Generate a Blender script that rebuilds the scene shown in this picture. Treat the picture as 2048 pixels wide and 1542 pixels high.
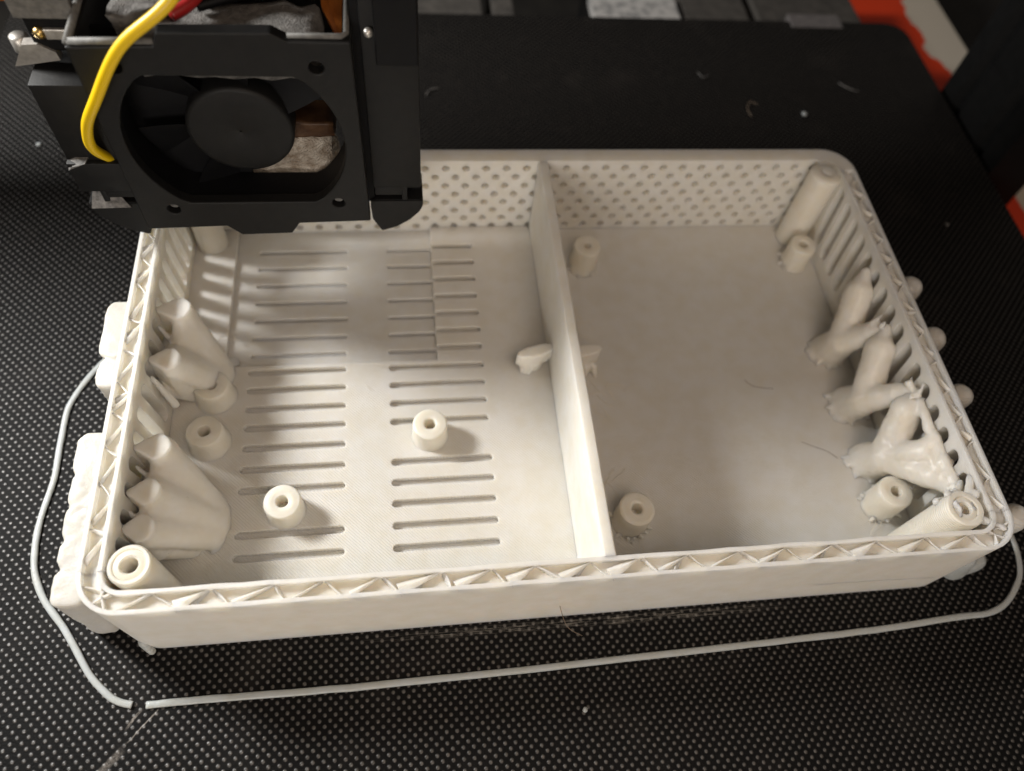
import bpy, bmesh, math, random
from mathutils import Vector, Matrix, noise
random.seed(7)
sc = bpy.context.scene
for o in list(bpy.data.objects): bpy.data.objects.remove(o)
sc.unit_settings.scale_length = 0.01            # 1 unit = 1 cm
C = sc.collection
PI = math.pi

# ------------------------------------------------------------ camera
cam_d = bpy.data.cameras.new('camera'); cam = bpy.data.objects.new('camera', cam_d); C.objects.link(cam)
cam.location = (5.9739, -3.8328, 16.4154)
cam.rotation_euler = (0.536471, -0.090189, -0.100672)
cam_d.sensor_width = 36; cam_d.lens = 26.823
cam_d.clip_start = 0.1; cam_d.clip_end = 500
cam_d.dof.use_dof = True; cam_d.dof.focus_distance = 15.2; cam_d.dof.aperture_fstop = 0.115
sc.camera = cam

# ------------------------------------------------------------ light
w = bpy.data.worlds.new('World'); sc.world = w; w.use_nodes = True
bg = w.node_tree.nodes['Background']
bg.inputs[0].default_value = (1.0, 0.87, 0.76, 1); bg.inputs[1].default_value = 0.07
def area(name, loc, target, size, power, col):
    d = bpy.data.lights.new(name, 'AREA'); d.shape = 'DISK'; d.size = size; d.energy = power; d.color = col
    o = bpy.data.objects.new(name, d); C.objects.link(o); o.location = loc
    o.rotation_euler = (Vector(target) - Vector(loc)).to_track_quat('-Z', 'Y').to_euler()
    return o
area('room_lamp', (-17, 14.3, 18.5), (5, 4, 0), 6.5, 13600, (1.0, 0.985, 0.95))
area('front_fill', (-6, -34, 13), (7, 2, 0), 16.0, 6800, (1.0, 0.925, 0.84))  # soft warm fill added on the camera side to lift the front wall
area('overhead_fill', (12, -9, 24), (12, 3, 0), 15.0, 2100, (1.0, 0.80, 0.64))  # broad overhead fill, added in place of stronger ambient light
sc.view_settings.view_transform = 'Standard'; sc.view_settings.look = 'None'
sc.view_settings.exposure = 0; sc.view_settings.gamma = 1

# ------------------------------------------------------------ materials
def mat(name, col, rough=0.5, metal=0.0, spec=0.5, sss=0.0, scale=0.15):
    m = bpy.data.materials.new(name); m.use_nodes = True
    b = m.node_tree.nodes['Principled BSDF']
    b.inputs['Base Color'].default_value = (*col, 1); b.inputs['Roughness'].default_value = rough
    b.inputs['Metallic'].default_value = metal; b.inputs['Specular IOR Level'].default_value = spec
    if sss:
        b.inputs['Subsurface Weight'].default_value = sss
        b.inputs['Subsurface Radius'].default_value = (1.0, 0.88, 0.70)
        b.inputs['Subsurface Scale'].default_value = scale
    return m
class NT:
    def __init__(s, m): s.m = m; s.t = m.node_tree; s.b = s.t.nodes['Principled BSDF']
    def n(s, typ, **kw):
        x = s.t.nodes.new(typ)
        for k, v in kw.items(): setattr(x, k, v)
        return x
    def l(s, a, b): s.t.links.new(a, b)
    def val(s, sock, v):
        if hasattr(v, 'is_linked') or hasattr(v, 'links'): s.l(v, sock)
        else: sock.default_value = v
    def math(s, op, a, b=0.0, c=0.0):
        x = s.n('ShaderNodeMath', operation=op)
        s.val(x.inputs[0], a); s.val(x.inputs[1], b)
        if op in ('MULTIPLY_ADD', 'SMOOTH_MIN', 'COMPARE'): s.val(x.inputs[2], c)
        return x.outputs[0]
    def pos(s):
        g = s.n('ShaderNodeNewGeometry'); return g.outputs['Position']
    def sep(s, v):
        x = s.n('ShaderNodeSeparateXYZ'); s.l(v, x.inputs[0]); return x.outputs
    def noise(s, v, scale, detail=4, rough=0.5):
        x = s.n('ShaderNodeTexNoise'); s.l(v, x.inputs['Vector']); x.inputs['Scale'].default_value = scale
        x.inputs['Detail'].default_value = detail; x.inputs['Roughness'].default_value = rough; return x.outputs['Fac']
    def rng(s, v, a, b, c, d, smooth=False):
        x = s.n('ShaderNodeMapRange')
        if smooth: x.interpolation_type = 'SMOOTHSTEP'
        s.val(x.inputs[0], v)
        for i, q in enumerate((a, b, c, d)): s.val(x.inputs[i + 1], q)
        return x.outputs[0]
    def mix(s, f, a, b):
        x = s.n('ShaderNodeMix', data_type='RGBA'); s.val(x.inputs[0], f)
        for sock, v in ((x.inputs[6], a), (x.inputs[7], b)):
            if isinstance(v, tuple): sock.default_value = (*v, 1)
            else: s.l(v, sock)
        return x.outputs[2]
    def bump(s, h, strength=0.3, dist=0.02):
        x = s.n('ShaderNodeBump'); s.l(h, x.inputs['Height']); x.inputs['Strength'].default_value = strength
        x.inputs['Distance'].default_value = dist; s.l(x.outputs[0], s.b.inputs['Normal'])

def plastic(name, col, hatch=None, rough=0.42, sss=0.75, scale=0.42, layer=0.055, st=0.5):
    m = mat(name, col, rough, 0, 0.45, sss, scale); t = NT(m); p = t.pos(); x, y, z = t.sep(p)
    nz = t.noise(p, 2.2, 3)
    dark = tuple(c * k for c, k in zip(col, (0.95, 0.93, 0.88)))
    t.l(t.mix(t.rng(nz, 0.35, 0.7, 0, 1), col, dark), t.b.inputs['Base Color'])
    if hatch:      # diagonal infill lines of a top layer
        h = t.math('SINE', t.math('MULTIPLY', t.math('ADD', x, y), 2 * PI / hatch))
        st, ds = 0.6, 0.006
    else:          # stacked layer lines
        wob = t.math('MULTIPLY', t.noise(p, 1.6, 2), 0.02)
        h = t.math('SINE', t.math('MULTIPLY', t.math('ADD', z, wob), 2 * PI / layer))
        ds = 0.008
    fine = t.noise(p, 9.0, 4, 0.6)
    t.bump(t.math('MULTIPLY_ADD', fine, 2.2, h), st, ds)
    t.l(t.rng(fine, 0.3, 0.7, rough - 0.08, rough + 0.12), t.b.inputs['Roughness'])
    return m
M_wall = plastic('white_print_plastic', (0.83, 0.808, 0.76))
M_floor = plastic('white_print_floor', (0.75, 0.73, 0.695), hatch=0.075, sss=0.6, scale=0.22)
M_tree = plastic('translucent_support_plastic', (0.81, 0.785, 0.735), rough=0.34, sss=0.85, scale=0.38, layer=0.03, st=0.10)
M_lobe_dim = plastic('dimmed_lobe_plastic', (0.60, 0.59, 0.565), rough=0.38, sss=0.8, scale=0.2, layer=0.06, st=0.5)  # same print plastic, darkened to offset the strong lamp on the lobes
M_rib = plastic('infill_plastic', (0.83, 0.80, 0.745), rough=0.38, sss=0.7, scale=0.16)
M_post = plastic('standoff_plastic', (0.83, 0.80, 0.725), rough=0.38, sss=0.75, scale=0.25, layer=0.06, st=0.7)
M_skirt = plastic('skirt_plastic', (0.46, 0.49, 0.50), rough=0.35, sss=0.5, scale=0.08)
M_string = mat('string_plastic', (0.75, 0.70, 0.6), 0.35)
M_hair = mat('brown_hair', (0.22, 0.165, 0.12), 0.5)

# bed coating: dotted black glass
M_bed = mat('dotted_black_coating', (0.01, 0.01, 0.011), 0.5, 0, 0.35)
t = NT(M_bed); p = t.pos(); x, y, z = t.sep(p)
D = 0.205
warp = t.noise(p, 3.0, 2)
def dots(ox, oy):
    fx = t.math('SUBTRACT', t.math('FRACT', t.math('ADD', t.math('DIVIDE', x, D), 200 + ox)), 0.5)
    fy = t.math('SUBTRACT', t.math('FRACT', t.math('ADD', t.math('DIVIDE', y, D), 200 + oy)), 0.5)
    return t.math('SQRT', t.math('ADD', t.math('MULTIPLY', fx, fx), t.math('MULTIPLY', fy, fy)))
dd = t.math('MINIMUM', dots(0, 0), dots(.5, .5))
grain = t.noise(p, 26, 3, 0.7)
dd = t.math('ADD', dd, t.math('MULTIPLY', t.math('SUBTRACT', grain, 0.5), 0.10))
dot = t.rng(dd, 0.09, 0.245, 1, 0, True)
cellv = t.noise(p, 4.0, 2, 0.6)
dcol = t.mix(t.rng(cellv, .35, .7, 0, 1), (0.032, 0.029, 0.026), (0.062, 0.054, 0.047))
base = t.mix(dot, (0.0035, 0.0034, 0.0035), dcol)
# pale residue rubbed along the front edge of the print, and faint scuffs
rs = t.n('ShaderNodeCombineXYZ'); t.l(t.math('MULTIPLY', x, 1.2), rs.inputs[0]); t.l(t.math('MULTIPLY', y, 38), rs.inputs[1])
streak = t.noise(rs.outputs[0], 1.6, 5, 0.65)
band = t.math('MULTIPLY', t.rng(t.math('ABSOLUTE', t.math('ADD', y, 0.17)), 0.03, 0.13, 1, 0, True),
              t.math('MULTIPLY', t.rng(x, 4, 8, 0, 1, True), t.rng(x, 11.5, 14.5, 1, 0, True)))
res = t.math('MULTIPLY', t.rng(streak, 0.5, 0.66, 0, 1), band)
base = t.mix(t.math('MULTIPLY', res, 0.75), base, (0.30, 0.28, 0.25))
for (ax, ay, bx_, by_, wd, am) in (0.50, -1.18, 0.26, -1.48, .035, .8), (0.82, -1.17, 0.30, -1.75, .018, .7), (0.25, -1.85, -.2, -2.3, .09, .45):
    dx_, dy_ = bx_-ax, by_-ay; Ln = math.hypot(dx_, dy_); ux, uy = dx_/Ln, dy_/Ln
    px_ = t.math('SUBTRACT', x, ax); py_ = t.math('SUBTRACT', y, ay)
    al = t.math('ADD', t.math('MULTIPLY', px_, ux), t.math('MULTIPLY', py_, uy))
    ac = t.math('ABSOLUTE', t.math('ADD', t.math('SUBTRACT', t.math('MULTIPLY', px_, uy), t.math('MULTIPLY', py_, ux)), t.math('MULTIPLY', t.math('SUBTRACT', warp, .5), .08)))
    mk = t.math('MULTIPLY', t.rng(ac, wd*.4, wd, 1, 0, True), t.math('MULTIPLY', t.rng(al, -.1, .1, 0, 1), t.rng(al, Ln-.2, Ln, 1, 0)))
    base = t.mix(t.math('MULTIPLY', t.math('MULTIPLY', mk, t.rng(grain, .35, .6, .2, 1)), am), base, (0.34, 0.31, 0.28))
sm = t.noise(p, 0.55, 4, 0.6)
base = t.mix(t.rng(sm, 0.55, 0.8, 0, 0.10), base, (0.10, 0.085, 0.075))
t.l(base, t.b.inputs['Base Color'])
spk = t.noise(p, 60, 2, 0.6)
t.l(t.rng(dot, 0, 1, 0.5, 0.37), t.b.inputs['Roughness'])
t.l(t.rng(dot, 0, 1, 0.10, 1.0), t.b.inputs['Specular IOR Level'])
t.bump(t.math('ADD', t.math('MULTIPLY', spk, 0.5), t.math('MULTIPLY_ADD', grain, 0.9, dot)), 0.6, 0.02)

def noisy(name, c1, c2, scale, rough=0.6, bs=0.3, bd=0.02, detail=5, spec=0.4, metal=0):
    m = mat(name, c1, rough, metal, spec); t = NT(m); p = t.pos(); f = t.noise(p, scale, detail, 0.6)
    t.l(t.mix(t.rng(f, 0.35, 0.68, 0, 1), c1, c2), t.b.inputs['Base Color'])
    g = t.noise(p, scale * 6, 3, 0.6); t.bump(t.math('ADD', f, g), bs, bd); return m
M_black = noisy('matte_black_plastic', (0.006, 0.006, 0.0062), (0.009, 0.0088, 0.0086), 5, 0.55, 0.25, 0.012, spec=0.25)
M_black2 = noisy('black_shroud_plastic', (0.006, 0.006, 0.0065), (0.010, 0.010, 0.010), 4, 0.6, 0.15, 0.01)
M_dark = noisy('fan_black', (0.002, 0.002, 0.0025), (0.003, 0.003, 0.004), 4, 0.6, 0.1, 0.01, spec=0.2)
M_edge = noisy('worn_grey_edge', (0.10, 0.098, 0.092), (0.17, 0.165, 0.155), 9, 0.6, 0.3, 0.02)
M_scuff = noisy('torn_grey_plastic', (0.08, 0.077, 0.074), (0.22, 0.21, 0.20), 10, 0.6, 0.5, 0.03)
M_fuzz = noisy('grey_felt', (0.085, 0.08, 0.075), (0.19, 0.18, 0.17), 5, 0.9, 0.9, 0.06)
M_ceram = noisy('fibrous_ceramic', (0.32, 0.24, 0.17), (0.84, 0.78, 0.69), 4, 0.85, 1.0, 0.14)
M_kapton = noisy('amber_tape', (0.22, 0.06, 0.01), (0.34, 0.11, 0.02), 3, 0.3, 0.2, 0.02)
M_brown = noisy('brown_insulation', (0.05, 0.022, 0.01), (0.09, 0.045, 0.02), 4, 0.5, 0.3, 0.02)
M_red = mat('red_wire_sleeve', (0.30, 0.012, 0.012), 0.4)
M_yel = mat('yellow_wire_sleeve', (0.75, 0.50, 0.004), 0.38)
M_steel = noisy('dull_steel', (0.42, 0.40, 0.37), (0.62, 0.60, 0.56), 6, 0.4, 0.2, 0.01, metal=0.7)
M_brass = mat('brass', (0.60, 0.42, 0.16), 0.35, 1.0)
M_anod = noisy('black_anodised', (0.006, 0.006, 0.006), (0.008, 0.008, 0.008), 3, 0.5, 0.1, 0.01, spec=0.12)
M_frame = noisy('grey_frame_paint', (0.06, 0.055, 0.05), (0.10, 0.09, 0.08), 2, 0.6, 0.15, 0.02)
M_clip = noisy('grey_clip', (0.12, 0.11, 0.11), (0.17, 0.155, 0.15), 4, 0.45, 0.1, 0.01)
M_table = noisy('dark_table', (0.012, 0.011, 0.010), (0.022, 0.020, 0.017), 1, 0.6, 0.1, 0.02)
M_label = mat('printed_label', (0.5, 0.49, 0.47), 0.55); t = NT(M_label); p = t.pos()
f1 = t.noise(p, 3.2, 3); x, y, z = t.sep(p)
dx = t.math('SUBTRACT', x, 14.8); dy = t.math('MULTIPLY', t.math('SUBTRACT', y, 21.65), 1.3)
rr_ = t.math('SQRT', t.math('ADD', t.math('MULTIPLY', dx, dx), t.math('MULTIPLY', dy, dy)))
c = t.mix(t.rng(f1, 0.48, 0.62, 0, 0.75), (0.52, 0.50, 0.48), (0.20, 0.20, 0.20))
c = t.mix(t.rng(rr_, 0.25, 0.65, 0.85, 0, True), c, (0.14, 0.18, 0.36)); t.l(c, t.b.inputs['Base Color'])
M_box = mat('red_white_card', (0.75, 0.06, 0.01), 0.55); t = NT(M_box); p = t.pos(); x, y, z = t.sep(p)
wv = t.math('MULTIPLY', t.math('SUBTRACT', t.noise(p, 0.7, 2), 0.5), 1.6)
t.l(t.mix(t.rng(t.math('ADD', x, wv), 28.93, 29.0, 0, 1), (0.86, 0.055, 0.006), (0.75, 0.66, 0.54)), t.b.inputs['Base Color'])

# ------------------------------------------------------------ helpers
def obj(name, bm, m, parent=None, smooth=False, angle=None):
    me = bpy.data.meshes.new(name)
    bmesh.ops.recalc_face_normals(bm, faces=bm.faces)
    bm.to_mesh(me); bm.free(); me.materials.append(m)
    if smooth:
        for f in me.polygons: f.use_smooth = True
        if angle: me.set_sharp_from_angle(angle=angle)
    o = bpy.data.objects.new(name, me); C.objects.link(o)
    if parent: o.parent = parent; o.matrix_parent_inverse = parent_inv(parent)
    return o
def parent_inv(p):
    mtx = Matrix.Translation(p.location) if p.parent is None else Matrix.Identity(4)
    return mtx.inverted()
def thing(name, label, cat, loc=(0, 0, 0), group=None):
    o = bpy.data.objects.new(name, None); C.objects.link(o); o.location = loc; o.empty_display_size = 0.2
    o['label'] = label; o['category'] = cat
    if group: o['group'] = group
    return o
def tag(o, label, cat, group=None):
    group = group or {'crumb': 'crumbs scattered on the plate', 'shaving': 'plastic shavings on the plate', 'hair': 'stray hairs on the print and the plate'}.get(cat)
    o['label'] = label; o['category'] = cat
    if group: o['group'] = group
    return o
def box(bm, x0, y0, z0, x1, y1, z1, bev=0.0):
    b = bmesh.new() if bev else bm
    vs = [b.verts.new(v) for v in ((x0,y0,z0),(x1,y0,z0),(x1,y1,z0),(x0,y1,z0),(x0,y0,z1),(x1,y0,z1),(x1,y1,z1),(x0,y1,z1))]
    for f in ((3,2,1,0),(4,5,6,7),(0,1,5,4),(1,2,6,5),(2,3,7,6),(3,0,4,7)): b.faces.new([vs[i] for i in f])
    if bev:
        bmesh.ops.bevel(b, geom=b.edges[:], offset=bev, segments=2, profile=0.5, affect='EDGES')
        add(bm, b); b.free()
def add(dst, src):
    mp = {v: dst.verts.new(v.co) for v in src.verts}
    for f in src.faces:
        try: dst.faces.new([mp[v] for v in f.verts])
        except ValueError: pass
def prism(bm, pts, fn, a, b):
    """closed polygon pts (u,v) extruded from a to b; fn(u,v,w)->xyz"""
    lo = [bm.verts.new(fn(u, v, a)) for u, v in pts]; hi = [bm.verts.new(fn(u, v, b)) for u, v in pts]
    n = len(pts); bm.faces.new(lo[::-1]); bm.faces.new(hi)
    for i in range(n): bm.faces.new((lo[i], lo[(i+1) % n], hi[(i+1) % n], hi[i]))
XZ = lambda u, v, w: (u, w, v)
YZ = lambda u, v, w: (w, u, v)
XY = lambda u, v, w: (u, v, w)
def ring(bm, c, rx, ry, axis_u, axis_v, n):
    return [bm.verts.new(Vector(c) + axis_u * (rx * math.cos(2*PI*i/n)) + axis_v * (ry * math.sin(2*PI*i/n))) for i in range(n)]
def tube(bm, pts, rad, n=10, cap=True, flat=1.0):
    pts = [Vector(q) for q in pts]; rings = []; up = Vector((0, 0, 1)); prev = None
    for i, q in enumerate(pts):
        d = (pts[min(i+1, len(pts)-1)] - pts[max(i-1, 0)]).normalized()
        if prev is None:
            s = d.cross(up)
            if s.length < 1e-3: s = d.cross(Vector((1, 0, 0)))
        else: s = prev - d * prev.dot(d)
        s.normalize(); prev = s; v = s.cross(d).normalized()
        r = rad[i] if isinstance(rad, (list, tuple)) else rad
        rings.append(ring(bm, q, r, r * flat, s, v, n))
    for a, b in zip(rings, rings[1:]):
        for i in range(n): bm.faces.new((a[i], a[(i+1) % n], b[(i+1) % n], b[i]))
    if cap: bm.faces.new(rings[0][::-1]); bm.faces.new(rings[-1])
def lathe(bm, prof, c, n=32, cap=False):
    rings = []
    for r, z in prof:
        rings.append([bm.verts.new((c[0] + r*math.cos(2*PI*i/n), c[1] + r*math.sin(2*PI*i/n), c[2] + z)) for i in range(n)])
    for a, b in zip(rings, rings[1:]):
        for i in range(n): bm.faces.new((a[i], a[(i+1) % n], b[(i+1) % n], b[i]))
    if cap: bm.faces.new(rings[0][::-1]); bm.faces.new(rings[-1])
def capsule(bm, a, b, ra, rb=None, n=14):
    rb = ra if rb is None else rb
    a, b = Vector(a), Vector(b); d = (b - a); L = d.length or 1e-6; d = d / L
    pts, rad = [], []
    for k in range(1, 5):
        th = PI/2 * (1 - k/4.0); pts.append(a - d * ra * math.sin(th)); rad.append(max(ra * math.cos(th), 0.02))
    for k in range(0, 4):
        th = PI/2 * (k/4.0); pts.append(b + d * rb * math.sin(th)); rad.append(max(rb * math.cos(th), 0.02))
    tube(bm, pts, rad, n)
def spline(pts, k=8):
    pts = [Vector(q) for q in pts]; out = []
    for i in range(len(pts) - 1):
        p0 = pts[max(i-1, 0)]; p1 = pts[i]; p2 = pts[i+1]; p3 = pts[min(i+2, len(pts)-1)]
        for j in range(k):
            u = j / k; out.append(0.5*((2*p1) + (p2-p0)*u + (2*p0-5*p1+4*p2-p3)*u*u + (3*p1-p0-3*p2+p3)*u**3))
    out.append(pts[-1]); return out
def evaluate(o):
    dg = bpy.context.evaluated_depsgraph_get(); ev = o.evaluated_get(dg)
    me = bpy.data.meshes.new_from_object(ev); o.modifiers.clear(); old = o.data; o.data = me
    bpy.data.meshes.remove(old); return o
def cut(o, bm):
    cm = bpy.data.meshes.new('cutter'); bmesh.ops.recalc_face_normals(bm, faces=bm.faces); bm.to_mesh(cm); bm.free()
    co = bpy.data.objects.new('cutter', cm); C.objects.link(co)
    md = o.modifiers.new('cut', 'BOOLEAN'); md.operation = 'DIFFERENCE'; md.solver = 'EXACT'; md.object = co
    bpy.context.view_layer.update(); evaluate(o)
    bpy.data.objects.remove(co); bpy.data.meshes.remove(cm); return o
def organic(name, bm, m, parent, voxel=0.05, wob=0.02, smooth_it=3):
    """overlapping capsules fused into one skin, then roughened a little"""
    o = obj(name, bm, m, parent)
    md = o.modifiers.new('fuse', 'REMESH'); md.mode = 'VOXEL'; md.voxel_size = voxel
    s = o.modifiers.new('soft', 'SMOOTH'); s.iterations = smooth_it; s.factor = 0.5
    bpy.context.view_layer.update(); evaluate(o)
    me = o.data
    for v in me.vertices:
        q = v.co * 2.6; d = noise.noise_vector(q) * wob + noise.noise_vector(v.co * 9.0) * wob * 0.45
        v.co += d
    for f in me.polygons: f.use_smooth = True
    if not me.materials: me.materials.append(m)
    return o

# ============================================================ THE SETTING
W_, DP, H = 18.0, 11.28, 2.644
bm = bmesh.new(); box(bm, -60, -50, -6.6, 90, 90, -6.2)
o = obj('table', bm, M_table); o['kind'] = 'structure'

# print bed: one dotted black plate with rounded corners
def rr(x0, y0, x1, y1, r, n=8):
    out = []
    for cx, cy, a in ((x1-r, y0+r, -PI/2), (x1-r, y1-r, 0), (x0+r, y1-r, PI/2), (x0+r, y0+r, PI)):
        for i in range(n + 1): th = a + (PI/2)*i/n; out.append((cx + r*math.cos(th), cy + r*math.sin(th)))
    return out
plate = thing('build_plate', 'black dotted glass build plate that the white print stands on', 'print bed', (9, 5, -0.45))
bm = bmesh.new(); prism(bm, rr(-6.45, -10.2, 24.85, 20.92, 0.8), XY, -0.4, 0.0)
obj('glass_sheet', bm, M_bed, plate)
bm = bmesh.new(); prism(bm, rr(-6.2, -9.9, 24.6, 20.6, 0.6), XY, -0.75, -0.41)
obj('heater_plate', bm, M_anod, plate)

# ============================================================ THE PRINTED CASE
case = thing('printed_case', 'unfinished white 3D printed electronics case with two compartments on the black plate', '3D print', (W_/2, DP/2, 0))
R0 = 0.80; TH = 0.42; SK = 0.075; CAV = 0.16
PROFS = [(0, 0), (0, H), (TH, H), (TH, 0)]
PROF = [(0, 0), (0, H), (SK, H), (SK, H-CAV), (TH-SK, H-CAV), (TH-SK, H), (TH, H), (TH, 0)]
def corner(cx, cy, a0, a1, n=8): return [(cx, cy, a0 + (a1-a0)*i/n) for i in range(n + 1)]
# stations along the outline: (centre of corner arc, angle); straight parts come from joining arcs
FLc, FRc = (R0, R0), (W_-R0, R0); BRc, BLc = (W_-R0, DP-R0), (R0, DP-R0)
def sweep(stations, wavy=0.0, PROF=PROF):
    bm = bmesh.new(); rows = []
    for k, (cx, cy, a) in enumerate(stations):
        row = []
        for j, (ins, z) in enumerate(PROF):
            q = R0 - ins; zz = z
            if wavy and z > 2.5: q += wavy * 1.1 * noise.noise(Vector((cx*1.6, cy, j*3.1)))
            if z > 2.5 and wavy: zz = z + wavy * noise.noise(Vector((cx + math.cos(a)*q, cy + math.sin(a)*q, j)) * 1.3)
            row.append(bm.verts.new((cx + q*math.cos(a), cy + q*math.sin(a), zz)))
        rows.append(row)
    n = len(PROF)
    for r0, r1 in zip(rows, rows[1:]):
        for j in range(n): bm.faces.new((r0[j], r0[(j+1) % n], r1[(j+1) % n], r1[j]))
    bm.faces.new(rows[0]); bm.faces.new(rows[-1][::-1])
    return bm
def line(c0, c1, a, k):
    return [(c0[0] + (c1[0]-c0[0])*i/k, c0[1] + (c1[1]-c0[1])*i/k, a) for i in range(1, k)]
fs = corner(*FLc, PI, 1.5*PI) + line(FLc, FRc, 1.5*PI, 40) + corner(*FRc, 1.5*PI, 2*PI)
bs = corner(*BRc, 0, PI/2) + corner(*BLc, PI/2, PI)
front = obj('wall', sweep(fs, 0.02), M_wall, case); front['label'] = 'plain front wall with open truss infill along its rim'
back = obj('wall', sweep(bs, PROF=PROFS), M_wall, case); back['label'] = 'back wall perforated with rows of small round holes'
left = obj('wall', sweep([(*BLc, PI), (*FLc, PI)]), M_wall, case); left['label'] = 'left side wall cut with upright vent slots'
right = obj('wall', sweep([(*FRc, 0), (*BRc, 0)]), M_wall, case); right['label'] = 'right side wall cut with upright vent slots'
bm = bmesh.new(); prism(bm, [(14.3, .93), (15.6, .872), (17.15, .77), (17.15, .777), (15.6, .898)], XZ, -0.2, 0.05); cut(front, bm)
# perforated back wall
bm = bmesh.new()
for r in range(7 + 1):
    z = 0.27 + 0.302 * r
    if z > H - 0.2: continue
    x = 0.98 + (0.2625 if r % 2 else 0)
    while x < 17.1:
        vs0 = ring(bm, (x, DP - TH - 0.1, z), .102, .102, Vector((1,0,0)), Vector((0,0,1)), 12)
        vs1 = ring(bm, (x, DP + 0.1, z), .102, .102, Vector((1,0,0)), Vector((0,0,1)), 12)
        bm.faces.new(vs0[::-1]); bm.faces.new(vs1)
        for i in range(12): bm.faces.new((vs0[i], vs0[(i+1)%12], vs1[(i+1)%12], vs1[i]))
        x += 0.525
cut(back, bm)
# slotted side walls
def slots(x0, x1, tilt, hw=0.15, z1=2.24):
    bm = bmesh.new(); y = 1.55
    while y < 9.9:
        pts = []; z0 = 0.52
        for a in [PI*i/8 for i in range(9)]: pts.append((hw*math.cos(a), z1 - hw + hw*math.sin(a)))
        for a in [PI + PI*i/8 for i in range(9)]: pts.append((hw*math.cos(a), z0 + hw + hw*math.sin(a)))
        pts = [(y + u + tilt*(v - 1.4), v) for u, v in pts]
        prism(bm, pts, YZ, x0, x1); y += 0.555
    return bm
PROF_top = H
cut(left, slots(-0.2, TH + 0.2, -0.13)); cut(right, slots(W_ - TH - 0.2, W_ + 0.2, 0.10, 0.165, 2.42))
for o in (left, right, back, front):
    for f in o.data.polygons: f.use_smooth = False
# infill ribs in the open rims
def rib(parent, a, b, inward, tw, z0, z1, th=0.028, flare=0.0):
    """thin twisted sheet from a to b (plan points)"""
    bm = bmesh.new(); a, b = Vector((*a, 0)), Vector((*b, 0)); n = 5; d = (b - a); s = Vector((-d.y, d.x, 0)).normalized()
    g = []
    for i in range(n + 1):
        u = i / n; row = []
        for j in range(4):
            v = j / 3.0
            off = tw * (v - 0.3) * math.sin(PI * u) + flare * v * v * (1 - u) + 0.018*noise.noise(Vector((a.x*3+u, a.y*3+v, 1.7)))
            q = a + d*u + s*off; zz = z0 + (z1 - z0) * v * (1 - 0.22*math.sin(PI*u)*(0.4+0.6*abs(tw)/0.1) if j == 3 else 1)
            row.append((q, zz))
        g.append(row)
    lo = [[bm.verts.new(q - s*th/2 + Vector((0,0,z))) for q, z in row] for row in g]
    hi = [[bm.verts.new(q + s*th/2 + Vector((0,0,z))) for q, z in row] for row in g]
    for i in range(n):
        for j in range(3):
            bm.faces.new((lo[i][j], lo[i+1][j], lo[i+1][j+1], lo[i][j+1])); bm.faces.new((hi[i][j+1], hi[i+1][j+1], hi[i+1][j], hi[i][j]))
        bm.faces.new((lo[i][3], lo[i+1][3], hi[i+1][3], hi[i][3]))
    return obj('infill_rib', bm, M_rib, parent, True)
def flag(parent, base, tip, inward, wd, z0, z1):
    """wedge-shaped bead: broad at the outer skin, running to a point at the inner one"""
    bm = bmesh.new(); base, tip = Vector((*base, 0)), Vector((*tip, 0)); d = (tip-base).normalized(); s_ = Vector((-d.y, d.x, 0)); n = 6
    rows = []
    for i in range(n+1):
        u = i/n; q = base + (tip-base)*u; wv = wd*(1-u)**0.8 + .014; rip = 0.02*noise.noise(Vector((q.x*5, q.y*5, wd*9)))
        rows.append([bm.verts.new(v) for v in (q - s_*wv*.25 + Vector((0,0,z0)), q + s_*wv*.25 + Vector((0,0,z0)),
            q + s_*(wv*.6+rip) + Vector((0,0,z1-.07-rip)), q + s_*(wv*.1) + Vector((0,0,z1)), q - s_*(wv*.4-rip) + Vector((0,0,z1-.03+rip)))])
    for r0, r1 in zip(rows, rows[1:]):
        for j in range(5): bm.faces.new((r0[j], r0[(j+1)%5], r1[(j+1)%5], r1[j]))
    bm.faces.new(rows[0]); bm.faces.new(rows[-1][::-1])
    return obj('infill_rib', bm, M_rib, parent, True, math.radians(45))
def truss(parent, p0, p1, inward, pitch, top=-0.02, jit=0.05, wd=.2):
    p0, p1, inward = Vector(p0), Vector(p1), Vector(inward); L = (p1-p0).length; d = (p1-p0)/L
    k = int(L / pitch); step = L / k
    for i in range(k):
        j1, j2, j3 = (random.uniform(-jit, jit) for _ in range(3)); o_ = inward*SK*.9; n_ = inward*(TH-SK*.9)
        w_ = wd*random.choice((.25, .6, 1, 1.25)); tw = random.random() < .25
        flag(parent, p0 + d*(i*step + j1) + o_, p0 + d*((i+.62)*step + j2) + n_, inward, w_, H-CAV-.01, H + top - random.uniform(0, .03))
        rib(parent, p0 + d*((i+.66)*step + j2) + n_, p0 + d*((i+.98)*step + j3) + o_, inward, random.uniform(-.05, .05), H-CAV-.01, H + top - random.uniform(.01, .06), random.choice((.02, .03)), random.uniform(-.05, .08))
        if tw: rib(parent, p0 + d*((i+.3)*step) + o_, p0 + d*((i+.55+j1)*step) + n_, inward, .04, H-CAV-.01, H + top - .06, .02, .05)
truss(front, (0.75, 0), (17.3, 0), (0, 1), 0.93, jit=.09)
truss(left, (0, 0.9), (0, 10.3), (1, 0), 0.78, jit=.12, wd=.12)
truss(right, (W_, 0.9), (W_, 10.3), (-1, 0), 0.70, jit=.14, wd=.16)
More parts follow.
